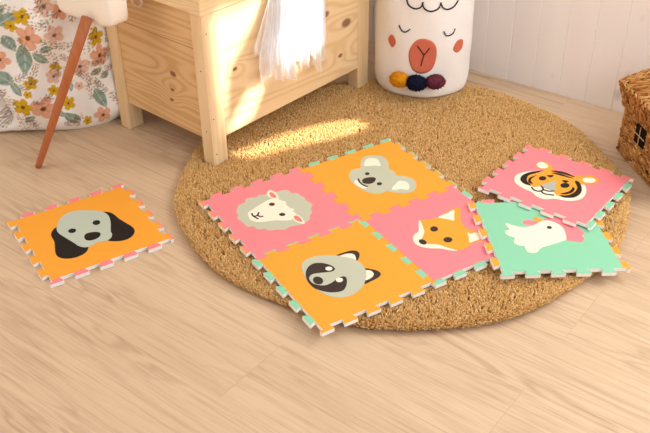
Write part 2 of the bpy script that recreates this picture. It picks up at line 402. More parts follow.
def cyl_patch(name, pts, m, off=.001):
    pts = spline([((p[0]) % (2*PI), p[1]) for p in pts], 5); c = (sum(p[0] for p in pts)/len(pts), sum(p[1] for p in pts)/len(pts))
    v = []; f = []; K = 8; n = len(pts)
    for k in range(1, K+1):
        for p in pts: v.append(lp(c[0]+(p[0]-c[0])*k/K, c[1]+(p[1]-c[1])*k/K, off))
    v.append(lp(*c, off)); n0 = len(v)-1
    for k in range(K-1):
        for i in range(n): f.append((k*n+i, k*n+(i+1) % n, (k+1)*n+(i+1) % n, (k+1)*n+i))
    f += [(n0, i, (i+1) % n) for i in range(n)]
    fs = []
    for q in f:
        A, B, C_ = (Vector(v[j]) for j in q[:3]); nn = (B-A).cross(C_-A); fs.append(q if nn.x*A.x+nn.y*A.y > 0 else tuple(q[::-1]))
    f = fs
    o = mesh(name, v, f, m, bk, True); md = o.modifiers.new('t', 'SOLIDIFY'); md.thickness = .0006; md.offset = 0; return o
def cyl_line(name, pts, r=.0019, off=.0018):
    pts = spline([((p[0]) % (2*PI), p[1]) for p in pts], 6, False)
    return MB().tube([lp(*p, off) for p in pts], r, 6).build(name, INK, bk, True)
cyl_patch('nose', [(-2.864, .16), (-2.848, .192), (-2.734, .219), (-2.595, .227), (-2.427, .219), (-2.331, .195), (-2.33, .155), (-2.416, .123), (-2.606, .113), (-2.779, .125)], COR)
cyl_patch('cheek', [(2.91, .201), (3.017, .223), (3.119, .204), (3.03, .181)], COR)
cyl_patch('cheek', [(-1.975, .186), (-1.872, .208), (-1.701, .203), (-1.714, .178), (-1.872, .170)], COR)
mb = MB()
for q in ([(-2.705, .203), (-2.62, .186), (-2.568, .174), (-2.595, .155), (-2.614, .138)], [(-2.467, .198), (-2.51, .186), (-2.568, .174)]):
    mb.tube([lp(p[0] % (2*PI), p[1], .0025) for p in q], .0015, 6)
mb.build('mouth', INK, bk, True)
cyl_line('eyelid', [(-3.1, .26), (-3.042, .246), (-2.962, .242), (-2.865, .253)]); cyl_line('eyelid', [(-2.209, .249), (-2.152, .235), (-2.065, .233), (-1.99, .238), (-1.95, .25)])
for q in ([(-2.99, .362), (-2.954, .343), (-2.911, .328), (-2.788, .32), (-2.673, .327), (-2.632, .343)], [(-2.65, .341), (-2.602, .323), (-2.485, .315), (-2.347, .322), (-2.292, .34)], [(-2.306, .339), (-2.252, .324), (-2.148, .316), (-2.017, .321), (-1.924, .339), (-1.90, .36)]):
    cyl_line('curl', q, .0022)
def pompom(name, a, z, r, c, label):
    nb = 900; tg = Vector((-math.sin(a), math.cos(a), 0)); stretch = lambda d: d+tg*(tg.dot(d)*.22)-Vector((0, 0, d.z*.10)); ce = Vector(lp(a % (2*PI), z, r*.62))
    mm = plain(name+'_yarn', c, .95, .05, .35, 220)
    bm = bmesh.new(); bmesh.ops.create_icosphere(bm, subdivisions=4, radius=1)
    mb = MB()
    for q in bm.verts:
        d = q.co.normalized(); n = noise.noise(d*5+Vector((a, 0, 0)))*.18+noise.noise(d*14)*.16
        q.co = ce+stretch(d)*r*(1+n)
    bm.verts.index_update(); mb.add([q.co[:] for q in bm.verts], [[q.index for q in f_.verts] for f_ in bm.faces]); bm.free()
    for k in range(nb):
        d = Vector(rng.normal(0, 1, 3)).normalized(); t = Vector(rng.normal(0, 1, 3)).cross(d).normalized()*.0010
        p = ce+stretch(d)*r*.85; e = ce+stretch(d)*r*rng.uniform(1.05, 1.22)+Vector(rng.normal(0, 1, 3))*.0012
        mb.add([p-t, p+t, e], [(0, 1, 2)])
    o = mb.build('pompom', mm, bk, True); o['label'] = label
pompom('mustard', -3.00, .090, .0255, lin(238, 160, 30), 'mustard yellow yarn pompom'); pompom('navy', -2.675, .088, .0265, lin(32, 34, 56), 'dark navy yarn pompom'); pompom('plum', -2.33, .090, .0245, lin(120, 58, 72), 'plum red yarn pompom')
mb = MB()
mb.tube([lp(3.27, .086, .003), lp(-3.0 % (2*PI), .092, .003), lp(-2.675 % (2*PI), .09, .003), lp(-2.33 % (2*PI), .094, .003)], .0012, 6); mb.build('pompom_string', INK, bk)

# ------------------------------------------------------------------ wicker house basket
HL, HD, HW = .30, .19, .160
house = empty('wicker_house', (.946, -.743, 0)); house.rotation_euler.z = math.atan2(-.734, -.679)
tag(house, 'small woven wicker house basket with a black four-pane window', 'basket')
# local frame: x along the front, y away from the room is -y here, front faces +y side flipped below
STRAW = None
m, nt, b = newmat('seagrass', .8, .15); N = NT(nt); tc = N.n('ShaderNodeTexCoord').outputs['Object']; at = N.n('ShaderNodeAttribute'); at.attribute_name = 'shade'
col = N.ramp(at.outputs['Fac'], [(0, lin(112, 66, 30)), (.4, lin(184, 126, 66)), (.8, lin(216, 164, 100)), (1, lin(236, 198, 140))])
col = N.mix(N.math('MULTIPLY', N.noise(tc, 90, 3), .35), col, lin(150, 92, 44)); N.L(col, b.inputs['Base Color']); STRAW = m
def strands(name, rows, parent, rad=.0024, seg=.017, jitter=.0026, tilt=.0034):
    mb = MB(); sh = []
    for (p, q, nrm, ph) in rows:
        p, q, nrm = Vector(p), Vector(q), Vector(nrm); L = (q-p).length; t = (q-p)/L; up = t.cross(nrm); n = max(2, int(L/seg)); s0 = -seg*.5*(ph % 2)
        for k in range(n+1):
            a = s0+k*L/n+rng.normal(0, .002); b_ = a+seg*1.25; a = max(a, 0); b_ = min(b_, L)
            if b_-a < .006: continue
            sg = tilt*(1 if rng.random() > .15 else -1); r = rad*rng.uniform(.75, 1.15); jj = rng.normal(0, jitter*.4)
            P0 = p+t*a-up*(sg+jj)-nrm*.0015; P1 = p+t*(a+b_)/2+nrm*(.002+rng.normal(0, jitter*.4)); P2 = p+t*b_+up*(sg-jj)-nrm*.0015
            n0 = len(mb.v); mb.tube([P0, (P0+P1)/2+nrm*.001, P1, (P1+P2)/2+nrm*.001, P2], [r*.5, r*.9, r, r*.9, r*.5], 6)
            sh += [float(np.clip(rng.normal(.5, .22), 0, 1))]*(len(mb.v)-n0)
    o = mb.build(name, STRAW, parent, True); a_ = o.data.attributes.new('shade', 'FLOAT', 'POINT'); a_.data.foreach_set('value', sh); return o
# front plane at y=0 facing -y' : local -y points to the room?  (x axis = along front, room side = FS*y)
FS = -1.0
def hp(x, y, z): return (x, -FS*y, z)     # y measured from the front plane towards the wall
core = plain('basket_core', lin(96, 58, 26), .9, .05)
mb = MB(); 
pts = [hp(.004, .004, 0), hp(HL-.004, .004, 0), hp(HL-.004, HD-.004, 0), hp(.004, HD-.004, 0)]
v = pts+[(p[0], p[1], HW) for p in pts]; v = [Vector((p[0], p[1], p[2]+(.004 if k < 4 else 0))) for k, p in enumerate(v)]
mb.add(v, [(0, 1, 2, 3), (4, 7, 6, 5), (0, 4, 5, 1), (1, 5, 6, 2), (2, 6, 7, 3), (3, 7, 4, 0)])
RZ = .250; e = -.020; EZ = .212
rf = [hp(-.016, e+.004, EZ-.006), hp(HL+.016, e+.004, EZ-.006), hp(HL+.016, HD-e-.004, EZ-.006), hp(-.016, HD-e-.004, EZ-.006), hp(-.012, HD/2, RZ-.006), hp(HL+.012, HD/2, RZ-.006),
      hp(.004, .004, HW-.02), hp(HL-.004, .004, HW-.02), hp(HL-.004, HD-.004, HW-.02), hp(.004, HD-.004, HW-.02)]
mb.build('basket_core', core, house)
rows = []; nr = 30
for k in range(nr):
    z = .005+k*(HW-.008)/nr; 
    rows += [(hp(0, 0, z), hp(HL, 0, z), hp(0, -1, 0), k), (hp(0, HD, z), hp(HL, HD, z), hp(0, 1, 0), k), (hp(0, 0, z), hp(0, HD, z), (-1, 0, 0), k), (hp(HL, 0, z), hp(HL, HD, z), (1, 0, 0), k)]
strands('woven_wall', rows, house)
roof = MB().add(rf, [(0, 1, 5, 4), (2, 3, 4, 5), (0, 4, 3), (1, 2, 5), (6, 7, 1, 0), (7, 8, 2, 1), (8, 9, 3, 2), (9, 6, 0, 3), (9, 8, 7, 6)]).build('roof', core, house)
rows = []; nr = 54
for k in range(nr+1):
    t = k/nr; xb = HL*t; xt = -.020+(HL+.040)*t
    for (yb, yt, sg) in ((0, e, 1), (HD, HD-e, -1)):
        nf = Vector(hp(0, -sg, 0)); nv = Vector(hp(0, -sg*.3, 1)).normalized()
        rows.append((hp(xb, yb-.002*sg, HW-.022), hp(xt, yt, EZ), nf, k)); rows.append((hp(xt, yt, EZ), hp(xt, HD/2, RZ), nv, k+1))
for k in range(36):
    t = k/35; yb = HD*t; yt = e+(HD-2*e)*t
    rows.append((hp(-.001, yb, HW-.022), hp(-.020, yt, EZ), (-1, 0, 0), k)); rows.append((hp(HL+.001, yb, HW-.022), hp(HL+.020, yt, EZ), (1, 0, 0), k))
for k in range(5):
    z = EZ+.004+k*.008; hw = (HD/2-e)*(1-(z-EZ)/(RZ-EZ))
    if hw > .008: rows += [(hp(-.014, HD/2-hw, z), hp(-.014, HD/2+hw, z), (-1, 0, 0), k), (hp(HL+.014, HD/2-hw, z), hp(HL+.014, HD/2+hw, z), (1, 0, 0), k)]
for (x0, y0, x1, y1) in ((-.020, e, HL+.020, e), (-.020, HD-e, HL+.020, HD-e), (-.020, e, -.020, HD-e), (HL+.020, e, HL+.020, HD-e), (-.018, HD/2, HL+.018, HD/2)):
    z = RZ if y0 == y1 == HD/2 else EZ; rows.append((hp(x0, y0, z), hp(x1, y1, z), (0, 0, 1), 0))
strands('roof_weave', rows, roof, .0030, .019)
mb = MB(); cx, cz, ww, wh = .113, .107, .054, .054
wn = MB().box(cx-ww/2, cx+ww/2, *sorted((-FS*-.0055, -FS*-.0025)), cz-wh/2, cz+wh/2).build('window', plain('dark_opening', lin(22, 16, 14), .8, .1), house)
for a, b_ in (((cx-ww/2, cz), (cx+ww/2, cz)), ((cx, cz-wh/2), (cx, cz+wh/2))): mb.tube([hp(a[0], -.0075, a[1]), hp(b_[0], -.0075, b_[1])], .0014, 6)
mb.build('glazing_bar', plain('bar_straw', lin(214, 176, 124), .8, .1), wn)

# ------------------------------------------------------------------ floral bean bag
FC = Vector((.235, .812)); NA, NZ = 560, 260; FH = .62
bag = empty('floral_bean_bag', (FC.x, FC.y, 0)); tag(bag, 'white bean bag with yellow, peach and green flower print behind the stool leg', 'bean bag')
ITEMS = [('y', 3.763, 0.378, 0.02), ('y', 3.641, 0.353, 0.016), ('y', 4.458, 0.29, 0.022), ('y', 3.719, 0.179, 0.016), ('y', 3.598, 0.105, 0.025), ('y', 4.046, 0.104, 0.018), ('y', 3.917, 0.146, 0.015), ('y', 3.681, 0.149, 0.011), ('y', 4.225, 0.03, 0.014), ('y', 4.688, 0.366, 0.018), ('p', 3.788, 0.319, 0.037), ('p', 4.459, 0.234, 0.034), ('p', 3.791, 0.097, 0.036), ('q', 4.235, 0.213, 0.025), ('q', 3.945, 0.189, 0.02), ('q', 4.044, 0.324, 0.023), ('p', 3.454, 0.252, 0.03), ('q', 4.192, 0.15, 0.013), ('p', 4.401, 0.043, 0.027), ('p', 4.14, 0.384, 0.027), ('q', 3.994, 0.406, 0.023), ('g', 3.581, 0.299, 0.025), ('g', 3.69, 0.249, 0.041), ('g', 3.864, 0.253, 0.023), ('g', 3.443, 0.199, 0.03), ('g', 3.558, 0.164, 0.023), ('g', 4.412, 0.094, 0.03), ('g', 4.048, 0.056, 0.029), ('g', 3.634, 0.062, 0.016), ('g', 3.943, 0.282, 0.018), ('g', 4.413, 0.184, 0.018), ('g', 4.502, 0.17, 0.016), ('g', 4.104, 0.149, 0.014), ('g', 3.547, 0.398, 0.027), ('g', 3.935, 0.075, 0.016), ('s', 3.897, 0.391, 0.027), ('s', 3.96, 0.261, 0.023), ('s', 4.124, 0.284, 0.021), ('s', 4.266, 0.267, 0.027), ('s', 4.362, 0.154, 0.025), ('s', 3.472, 0.126, 0.023), ('s', 3.616, 0.195, 0.018), ('s', 3.617, 0.039, 0.02), ('s', 4.097, 0.189, 0.018), ('s', 4.276, 0.175, 0.021), ('s', 4.313, 0.127, 0.021), ('s', 3.916, 0.354, 0.023), ('s', 4.412, 0.351, 0.027), ('s', 3.605, 0.408, 0.023), ('s', 3.364, 0.136, 0.021), ('s', 4.029, 0.37, 0.021)]
A2, Z2 = np.meshgrid(np.linspace(0, 2*np.pi, NA, endpoint=False), np.linspace(0, 1, NZ+1))
zz = FH*Z2
def adiff(a, b): return (a-b+np.pi) % (2*np.pi)-np.pi
rb = .258+.13*np.exp(-(adiff(A2, 2.75)/.60)**2)
prof = np.where(zz < .055, 1-.09*(1-zz/.055)**2.4, 1)*(1+.06*np.sin(np.pi*np.clip(zz/FH, 0, 1))-.55*np.clip((zz-.42)/.2, 0, 1)**2)
wr = .010*np.sin(7*A2+zz*6)*np.sin(zz*9+1.0)+.006*np.sin(13*A2-zz*17)+.007*np.sin(zz*27+3*A2)+.004*np.sin(23*A2+zz*30)
wr = wr-.040*np.exp(-(adiff(A2, 3.32)/.055)**2)
r = rb*prof+wr*np.clip(zz/.05, .15, 1)
X, Y = r*np.cos(A2), r*np.sin(A2); zsag = zz+.004+.006*np.sin(4*A2)*np.exp(-zz/.05)
C0 = np.zeros(A2.shape+(3,)); C0[:] = lin(254, 251, 248)[:3]
RM = .285
def loc(a, z): return adiff(A2, a)*RM, zz-z
def paint(mask, c, al=1.0): m_ = (mask*al)[..., None]; C0[:] = C0*(1-m_)+np.array(c[:3])*m_
COLS = {'y': lin(222, 178, 40), 'p': lin(240, 180, 150), 'q': lin(240, 200, 180), 'g': lin(152, 174, 160), 's': lin(116, 84, 88)}
extra = []
for k in range(150):
    a = rng.uniform(0, 2*PI); 
    if 3.3 < a < 4.8 and k % 3: continue
    extra.append((rng.choice(list('ypqggssss')), a, rng.uniform(.02, .55), rng.uniform(.016, .034)))
for (k, a, z, s) in [(k_, a_, z_, s_*(1.0 if k_ == 'p' else 1.2)) for k_, a_, z_, s_ in extra+ITEMS]+[('s', rng.uniform(3.3, 4.8), rng.uniform(.02, .5), .022) for _ in range(40)]:
    u, w_ = loc(a, z); near = (np.abs(u) < s*1.6) & (np.abs(w_) < s*1.6); rr_ = np.hypot(u, w_); th = np.arctan2(w_, u)+a*7
    if k in 'ypq':
        R1 = s*(.50+.50*np.abs(np.cos(2.5*th))**.6)*1.05; mk = np.clip((R1-rr_)/.0015, 0, 1)*near
        paint(mk, COLS[k]); paint(mk*np.clip(np.abs(np.sin(2.5*th))**8, 0, 1), tuple(x*.72 for x in COLS[k][:3]), .7)
        paint(np.clip((s*.22-rr_)/.0015, 0, 1)*near, lin(120, 80, 30) if k != 'q' else lin(120, 90, 110))
    elif k == 'g':
        q = a*5+z*20; uu = u*np.cos(q)+w_*np.sin(q); ww_ = -u*np.sin(q)+w_*np.cos(q); t = np.clip((uu/s+1)/2, 0, 1)
        hw = s*.52*np.sin(np.pi*t**.8); mk = np.clip((hw-np.abs(ww_))/.0015, 0, 1)*near*(np.abs(uu) < s)
        paint(mk, COLS['g']); paint(mk*(np.sin((uu-np.abs(ww_)*.9)*900/4) > .5), lin(124, 148, 136), .7); paint(mk*(np.abs(ww_) < .0012), lin(205, 212, 200))
    else:
        q = a*3+z*11; c, s_ = math.cos(q), math.sin(q)
        for i in range(-3, 4):
            for sd in (-1, 0, 1):
                x0, y0 = i*s/3+.002*math.sin(i*5+a*40), sd*s*(.30+.10*math.sin(i*3+z*90)); uu = (u*c+w_*s_)-x0; ww_ = (-u*s_+w_*c)-y0; g_ = .7*sd+.2; e1 = uu*math.cos(g_)+ww_*math.sin(g_); e2 = -uu*math.sin(g_)+ww_*math.cos(g_)
                mk = np.clip(1.3-np.hypot(e1/.0046, e2/.0020), 0, 1)*near; paint(mk, COLS['s'] if (i+sd) % 4 else COLS['y'], .9)
v = np.stack([X, Y, zsag], -1).reshape(-1, 3); f = []
for j in range(NZ):
    for i in range(NA): f.append((j*NA+i, j*NA+(i+1) % NA, (j+1)*NA+(i+1) % NA, (j+1)*NA+i))
f.append(tuple(range(NA))[::-1]); f.append(tuple(range(NZ*NA, (NZ+1)*NA)))
m, nt, b = newmat('floral_cotton', .85, .1); N = NT(nt); at = N.n('ShaderNodeAttribute'); at.attribute_name = 'print'; N.L(at.outputs['Color'], b.inputs['Base Color'])
o = mesh('bag_body', v.tolist(), f, m, bag, True)
ca = o.data.color_attributes.new('print', 'FLOAT_COLOR', 'POINT'); ca.data.foreach_set('color', np.concatenate([np.clip(C0, 0, 1).reshape(-1, 3), np.ones((NA*(NZ+1), 1))], 1).reshape(-1))

# ------------------------------------------------------------------ white stool with a wooden leg
st = empty('shell_stool', (-.118, .531, 0)); tag(st, 'white moulded seat on a slanted round tapered orange-brown wooden leg', 'stool')
def L2(x, y, z): return (x+.118, y-.531, z)
MB().tube([L2(-.118+.150*t, .531-.139*t, .002+.428*t) for t in (0, .03, .35, .7, 1)], [.0080, .0095, .0115, .0135, .0148], 20).build('leg', pine('beech_leg', 'z', 'x', lin(186, 110, 66), (), (), 3, 30), st, True)
mb = MB(); bm = bmesh.new()
prof_ = [(0, 0.0), (.88, .001), (.96, .006), (.99, .018), (1.0, .05), (1.0, .20), (1.02, .34)]
n = 96; v = []; f = []
def sq(a, sx, sy, pw=6): c, s_ = math.cos(a), math.sin(a); k = (abs(c)**pw+abs(s_)**pw)**(-1/pw); return c*k*sx, s_*k*sy
scx, scy, sx, sy = .088, .438, .040, .112
for (k, h) in prof_[1:]+[(q[0]-.10, max(q[1], .02)) for q in prof_[::-1][:-1]]:
    for i in range(n): x, y = sq(2*PI*i/n, sx*k, sy*k); v.append(L2(scx+x, scy+y, .408+h))
nr = len(v)//n
for j in range(nr-1):
    for i in range(n): f.append((j*n+i, j*n+(i+1) % n, (j+1)*n+(i+1) % n, (j+1)*n+i))
f.append(tuple(range(n))[::-1]); f.append(tuple(range((nr-1)*n, nr*n)))
mesh('seat', v, f, plain('seat_white', lin(250, 240, 226), .45, .4), st, True)

# ------------------------------------------------------------------ ribbon bow at the chest
o = MB().tube(spline([(.171, .350, .500), (.170, .352, .470), (.168, .372, .448), (.170, .366, .432), (.170, .345, .430), (.170, .332, .444), (.169, .345, .462), (.171, .358, .480), (.171, .330, .500)], 6, False), .0032, 8)
RIB = plain('ribbon', lin(226, 196, 178), .6, .2)
rb_ = o.build('ribbon', RIB, None, True); tag(rb_, 'thin pale pink ribbon loop hanging at the left end of the chest lid', 'ribbon')

# ------------------------------------------------------------------ foam mats
POSE = {
  'sheep': ((0.0859, -0.1939, 0.035) , (0.933, -0.36, 0.0) , (0.36, 0.933, 0.0) ),
  'koala': ((0.3658, -0.3019, 0.035) , (0.933, -0.36, 0.0) , (0.36, 0.933, 0.0) ),
  'raccoon': ((-0.0221, -0.4738, 0.035) , (0.933, -0.36, 0.0) , (0.36, 0.933, 0.0) ),
  'fox': ((0.2578, -0.5818, 0.035) , (0.933, -0.36, 0.0) , (0.36, 0.933, 0.0) ),
  'rooster': ((0.3849, -0.7862, 0.0408) , (0.6749, -0.7369, -0.0383) , (0.7374, 0.6754, -0.0) ),
  'tiger': ((0.6095, -0.7097, 0.045) , (0.9986, 0.0076, -0.0533) , (-0.0069, 0.9999, 0.0133) ),
  'dog': ((-0.243, 0.1595, 0.01) , (0.9421, -0.3355, 0.0) , (0.3355, 0.9421, 0.0) ),
}
# outlines of the inlaid animals, millimetres from each mat's centre
ART = {}
ART['sheep'] = {
    'wool': [(-86.4,64.9),(-97.6,49.0),(-98.8,35.0),(-108.3,23.4),(-105.9,5.4),(-104.4,-9.9),(-102.9,-24.2),(-89.4,-30.9),(-86.8,-47.6),(-71.7,-53.4),(-63.9,-67.7),(-46.2,-73.3),(-33.0,-82.6),(-17.1,-80.4),(-3.5,-81.4),(12.5,-85.9),(29.1,-83.0),(45.1,-77.7),(52.7,-63.0),(65.0,-54.1),(70.8,-37.8),(83.1,-25.4),(82.8,-9.9),(80.0,2.2),(82.5,16.2),(78.8,29.0),(76.5,46.3),(65.7,49.9),(64.1,66.9),(55.2,75.8),(40.6,77.6),(26.9,79.9),(13.7,86.2),(3.3,82.2),(-9.0,90.0),(-23.4,83.4),(-36.0,90.4),(-49.8,89.8),(-58.6,77.8),(-75.8,75.4)],
    'face': [(-78.2,21.9),(-71.3,32.3),(-54.7,38.8),(-31.5,47.3),(-6.0,54.7),(8.3,56.0),(16.1,55.2),(22.1,44.1),(26.5,34.1),(32.0,24.4),(26.8,10.3),(27.7,-7.5),(33.2,-17.0),(26.2,-26.5),(28.0,-37.5),(19.8,-45.2),(9.0,-54.8),(-1.3,-54.1),(-13.8,-48.1),(-33.5,-35.7),(-51.1,-29.4),(-67.9,-21.6),(-78.5,-12.0),(-83.4,0.8)],
    'ear1': [(9.5,83.5),(17.1,92.5),(25.4,92.6),(30.2,81.0),(29.0,60.6),(22.1,44.1),(14.4,52.1),(7.2,64.0),(6.5,74.9)],
    'in1': [(15.3,82.0),(21.5,83.3),(24.6,70.8),(22.3,56.5),(16.1,55.2),(11.3,64.5)],
    'ear2': [(13.9,-41.4),(24.7,-41.4),(29.7,-51.4),(29.3,-70.6),(23.5,-88.1),(15.3,-81.0),(9.6,-67.8),(9.0,-54.8)],
    'in2': [(16.6,-46.1),(24.6,-48.2),(26.3,-61.9),(22.8,-79.1),(16.2,-72.0),(12.5,-60.0)],
    'eye1': [(2.3,27.9),(-0.2,25.4),(-3.7,24.7),(-7.4,25.9),(-10.2,28.8),(-11.3,32.5),(-10.6,36.1),(-8.1,38.6),(-4.5,39.3),(-0.8,38.1),(2.0,35.2),(3.1,31.5)],
    'eye2': [(2.5,-27.3),(0.0,-29.7),(-3.6,-30.2),(-7.4,-28.9),(-10.3,-26.0),(-11.6,-22.3),(-10.9,-18.8),(-8.4,-16.4),(-4.7,-15.9),(-0.9,-17.2),(2.0,-20.1),(3.3,-23.8)],
    'm1': [(-66.8,22.6),(-69.1,14.1),(-67.8,3.5),(-64.9,-8.0)],
    'm2': [(-68.2,7.7),(-58.8,7.6),(-49.8,17.7)],
    'm3': [(-58.8,7.6),(-56.0,-1.0),(-48.1,-4.1)],
}
ART['koala'] = {
    'head': [(-55.3,51.0),(-41.6,62.4),(-25.5,64.4),(-13.1,60.5),(-1.4,77.8),(14.9,96.6),(31.7,105.5),(51.1,101.7),(68.4,88.0),(75.4,72.5),(71.2,52.3),(59.7,30.6),(51.3,15.4),(54.0,-2.5),(49.8,-23.9),(58.3,-33.2),(70.0,-47.0),(75.2,-63.7),(69.4,-83.4),(56.0,-101.8),(36.8,-110.7),(17.9,-107.7),(1.3,-95.7),(-12.4,-79.5),(-16.0,-72.6),(-29.4,-73.9),(-44.5,-71.8),(-57.2,-60.0),(-67.6,-38.4),(-71.6,-13.0),(-71.0,13.6),(-64.4,36.9)],
    'in1': [(3.6,66.3),(16.7,82.9),(29.2,91.8),(42.7,89.1),(52.2,77.1),(48.3,58.6),(39.7,40.8),(29.4,49.9),(12.3,56.7)],
    'in2': [(3.0,-68.1),(22.1,-57.2),(37.7,-50.1),(48.8,-58.6),(51.8,-72.2),(43.4,-89.9),(31.5,-97.6),(20.3,-86.7),(6.8,-81.9),(-1.9,-76.4)],
    'muz': [(-63.3,12.6),(-54.5,13.3),(-57.9,-4.8),(-56.3,-21.2),(-53.2,-32.3),(-62.3,-30.4),(-68.7,-14.9),(-69.1,2.3)],
    'm1': [(-48.5,17.3),(-54.3,0.7),(-54.2,-14.9),(-48.9,-29.0)],
    'nose': [(-46.1,1.7),(-38.6,8.7),(-27.6,9.5),(-13.8,4.7),(-7.4,-3.3),(-11.8,-12.3),(-24.2,-20.1),(-38.1,-19.0),(-48.0,-8.8)],
    'eye1': [(-8.2,22.6),(-10.8,20.3),(-14.2,19.5),(-17.3,20.4),(-19.5,22.9),(-20.1,26.2),(-19.0,29.5),(-16.4,31.9),(-13.1,32.7),(-9.9,31.7),(-7.7,29.2),(-7.1,25.9)],
    'eye2': [(-8.7,-37.6),(-11.5,-40.1),(-15.1,-40.9),(-18.6,-39.8),(-21.0,-37.1),(-21.7,-33.6),(-20.5,-30.2),(-17.7,-27.7),(-14.0,-26.9),(-10.5,-27.9),(-8.1,-30.6),(-7.5,-34.1)],
}
ART['fox'] = {
    'head': [(-33.4,58.6),(-20.2,68.9),(-2.6,62.5),(19.7,57.8),(50.8,64.3),(82.3,67.8),(91.9,61.7),(82.8,44.1),(59.7,15.1),(50.7,-13.9),(55.0,-31.8),(66.2,-41.1),(74.8,-59.3),(64.2,-74.9),(54.4,-78.2),(37.4,-76.2),(24.3,-75.3),(6.7,-80.0),(-13.0,-81.8),(-30.3,-75.1),(-49.6,-53.7),(-78.1,-32.2),(-89.0,-10.9),(-85.4,12.4),(-71.3,25.6),(-54.1,33.5)],
    'muz': [(-25.4,70.6),(-28.9,59.6),(-36.8,41.5),(-45.8,24.5),(-60.2,11.2),(-71.3,-0.2),(-72.8,-16.1),(-49.5,-35.9),(-38.7,-57.0),(-25.3,-79.0),(-39.4,-69.4),(-53.4,-52.7),(-76.5,-36.0),(-90.3,-18.7),(-92.8,1.0),(-84.2,19.0),(-70.9,29.1),(-57.1,33.9),(-44.2,50.1),(-34.6,63.2)],
    'in1': [(20.8,56.2),(46.6,59.0),(74.7,61.2),(60.3,42.3),(45.5,24.1),(37.7,35.3)],
    'in2': [(41.2,-34.3),(45.8,-43.2),(58.3,-45.1),(65.8,-58.8),(55.3,-71.5),(34.8,-71.0),(20.2,-69.0),(32.1,-50.9)],
    'eye1': [(-10.1,16.3),(-14.5,12.6),(-19.9,11.3),(-24.8,12.7),(-28.0,16.4),(-28.5,21.5),(-26.3,26.5),(-22.0,30.2),(-16.6,31.6),(-11.6,30.2),(-8.4,26.4),(-7.9,21.3)],
    'eye2': [(-8.4,-38.6),(-12.9,-41.9),(-18.6,-42.8),(-24.0,-41.1),(-27.7,-37.1),(-28.7,-31.9),(-26.8,-26.9),(-22.3,-23.5),(-16.5,-22.6),(-11.0,-24.4),(-7.3,-28.4),(-6.3,-33.6)],
    'nose': [(-70.2,-17.1),(-74.4,-19.0),(-78.6,-17.9),(-81.8,-14.0),(-83.0,-8.5),(-82.0,-2.6),(-78.9,1.8),(-74.8,3.8),(-70.5,2.7),(-67.4,-1.2),(-66.2,-6.9),(-67.2,-12.7)],
}
ART['raccoon'] = {
    'ear1': [(14.9,56.5),(20.8,58.8),(41.2,58.8),(61.6,55.1),(71.6,45.7),(70.2,33.0),(59.9,20.7),(49.2,14.8),(43.6,23.5),(31.5,36.4)],
    'in1': [(22.0,49.8),(30.2,52.2),(44.9,50.4),(56.3,43.2),(57.3,32.1),(48.3,16.8),(38.8,26.6)],
    'ear2': [(45.7,-18.1),(54.3,-22.1),(60.9,-29.1),(70.1,-42.1),(70.2,-56.5),(57.2,-64.5),(35.6,-66.9),(17.3,-66.5),(30.7,-44.3)],
    'in2': [(43.3,-25.2),(51.8,-29.2),(57.2,-34.7),(56.4,-47.8),(44.7,-56.6),(27.6,-57.7),(30.7,-44.3)],
    'head': [(-71.7,63.2),(-59.2,77.3),(-38.4,82.7),(-14.8,77.6),(15.6,61.4),(31.6,43.7),(46.9,25.1),(52.7,-0.7),(48.1,-26.8),(35.4,-47.3),(14.5,-68.9),(-8.9,-81.4),(-32.8,-85.1),(-54.7,-79.3),(-70.5,-64.0),(-80.9,-39.4),(-86.1,-5.5),(-83.7,27.8)],
    'mask': [(-9.4,15.2),(-9.3,26.8),(-15.3,40.1),(-25.9,51.8),(-41.5,58.8),(-59.0,53.7),(-73.9,39.4),(-83.5,20.7),(-86.9,1.9),(-85.8,-19.4),(-76.4,-38.9),(-60.4,-54.4),(-39.6,-62.1),(-24.2,-54.8),(-9.5,-36.5),(-5.3,-23.0),(-13.8,-17.7),(-25.7,-19.3),(-44.3,-24.9),(-61.3,-24.6),(-73.1,-15.8),(-80.6,-3.4),(-80.3,11.6),(-74.9,20.8),(-63.4,25.6),(-48.6,21.3),(-31.3,13.9),(-18.4,10.1)],
    'nose': [(-58.1,-11.6),(-63.4,-15.2),(-69.1,-15.1),(-73.8,-11.4),(-76.2,-4.9),(-75.7,2.5),(-72.4,8.9),(-67.1,12.6),(-61.4,12.6),(-56.6,8.8),(-54.2,2.3),(-54.8,-5.2)],
    'eye1': [(-14.5,18.4),(-17.4,15.9),(-21.3,15.2),(-25.3,16.6),(-28.3,19.6),(-29.4,23.5),(-28.4,27.2),(-25.6,29.8),(-21.6,30.5),(-17.6,29.1),(-14.7,26.1),(-13.5,22.1)],
    'eye2': [(-16.3,-30.1),(-19.5,-33.0),(-23.6,-33.9),(-27.6,-32.7),(-30.4,-29.6),(-31.3,-25.5),(-30.0,-21.4),(-26.9,-18.5),(-22.8,-17.5),(-18.8,-18.7),(-15.9,-21.8),(-15.0,-26.0)],
}
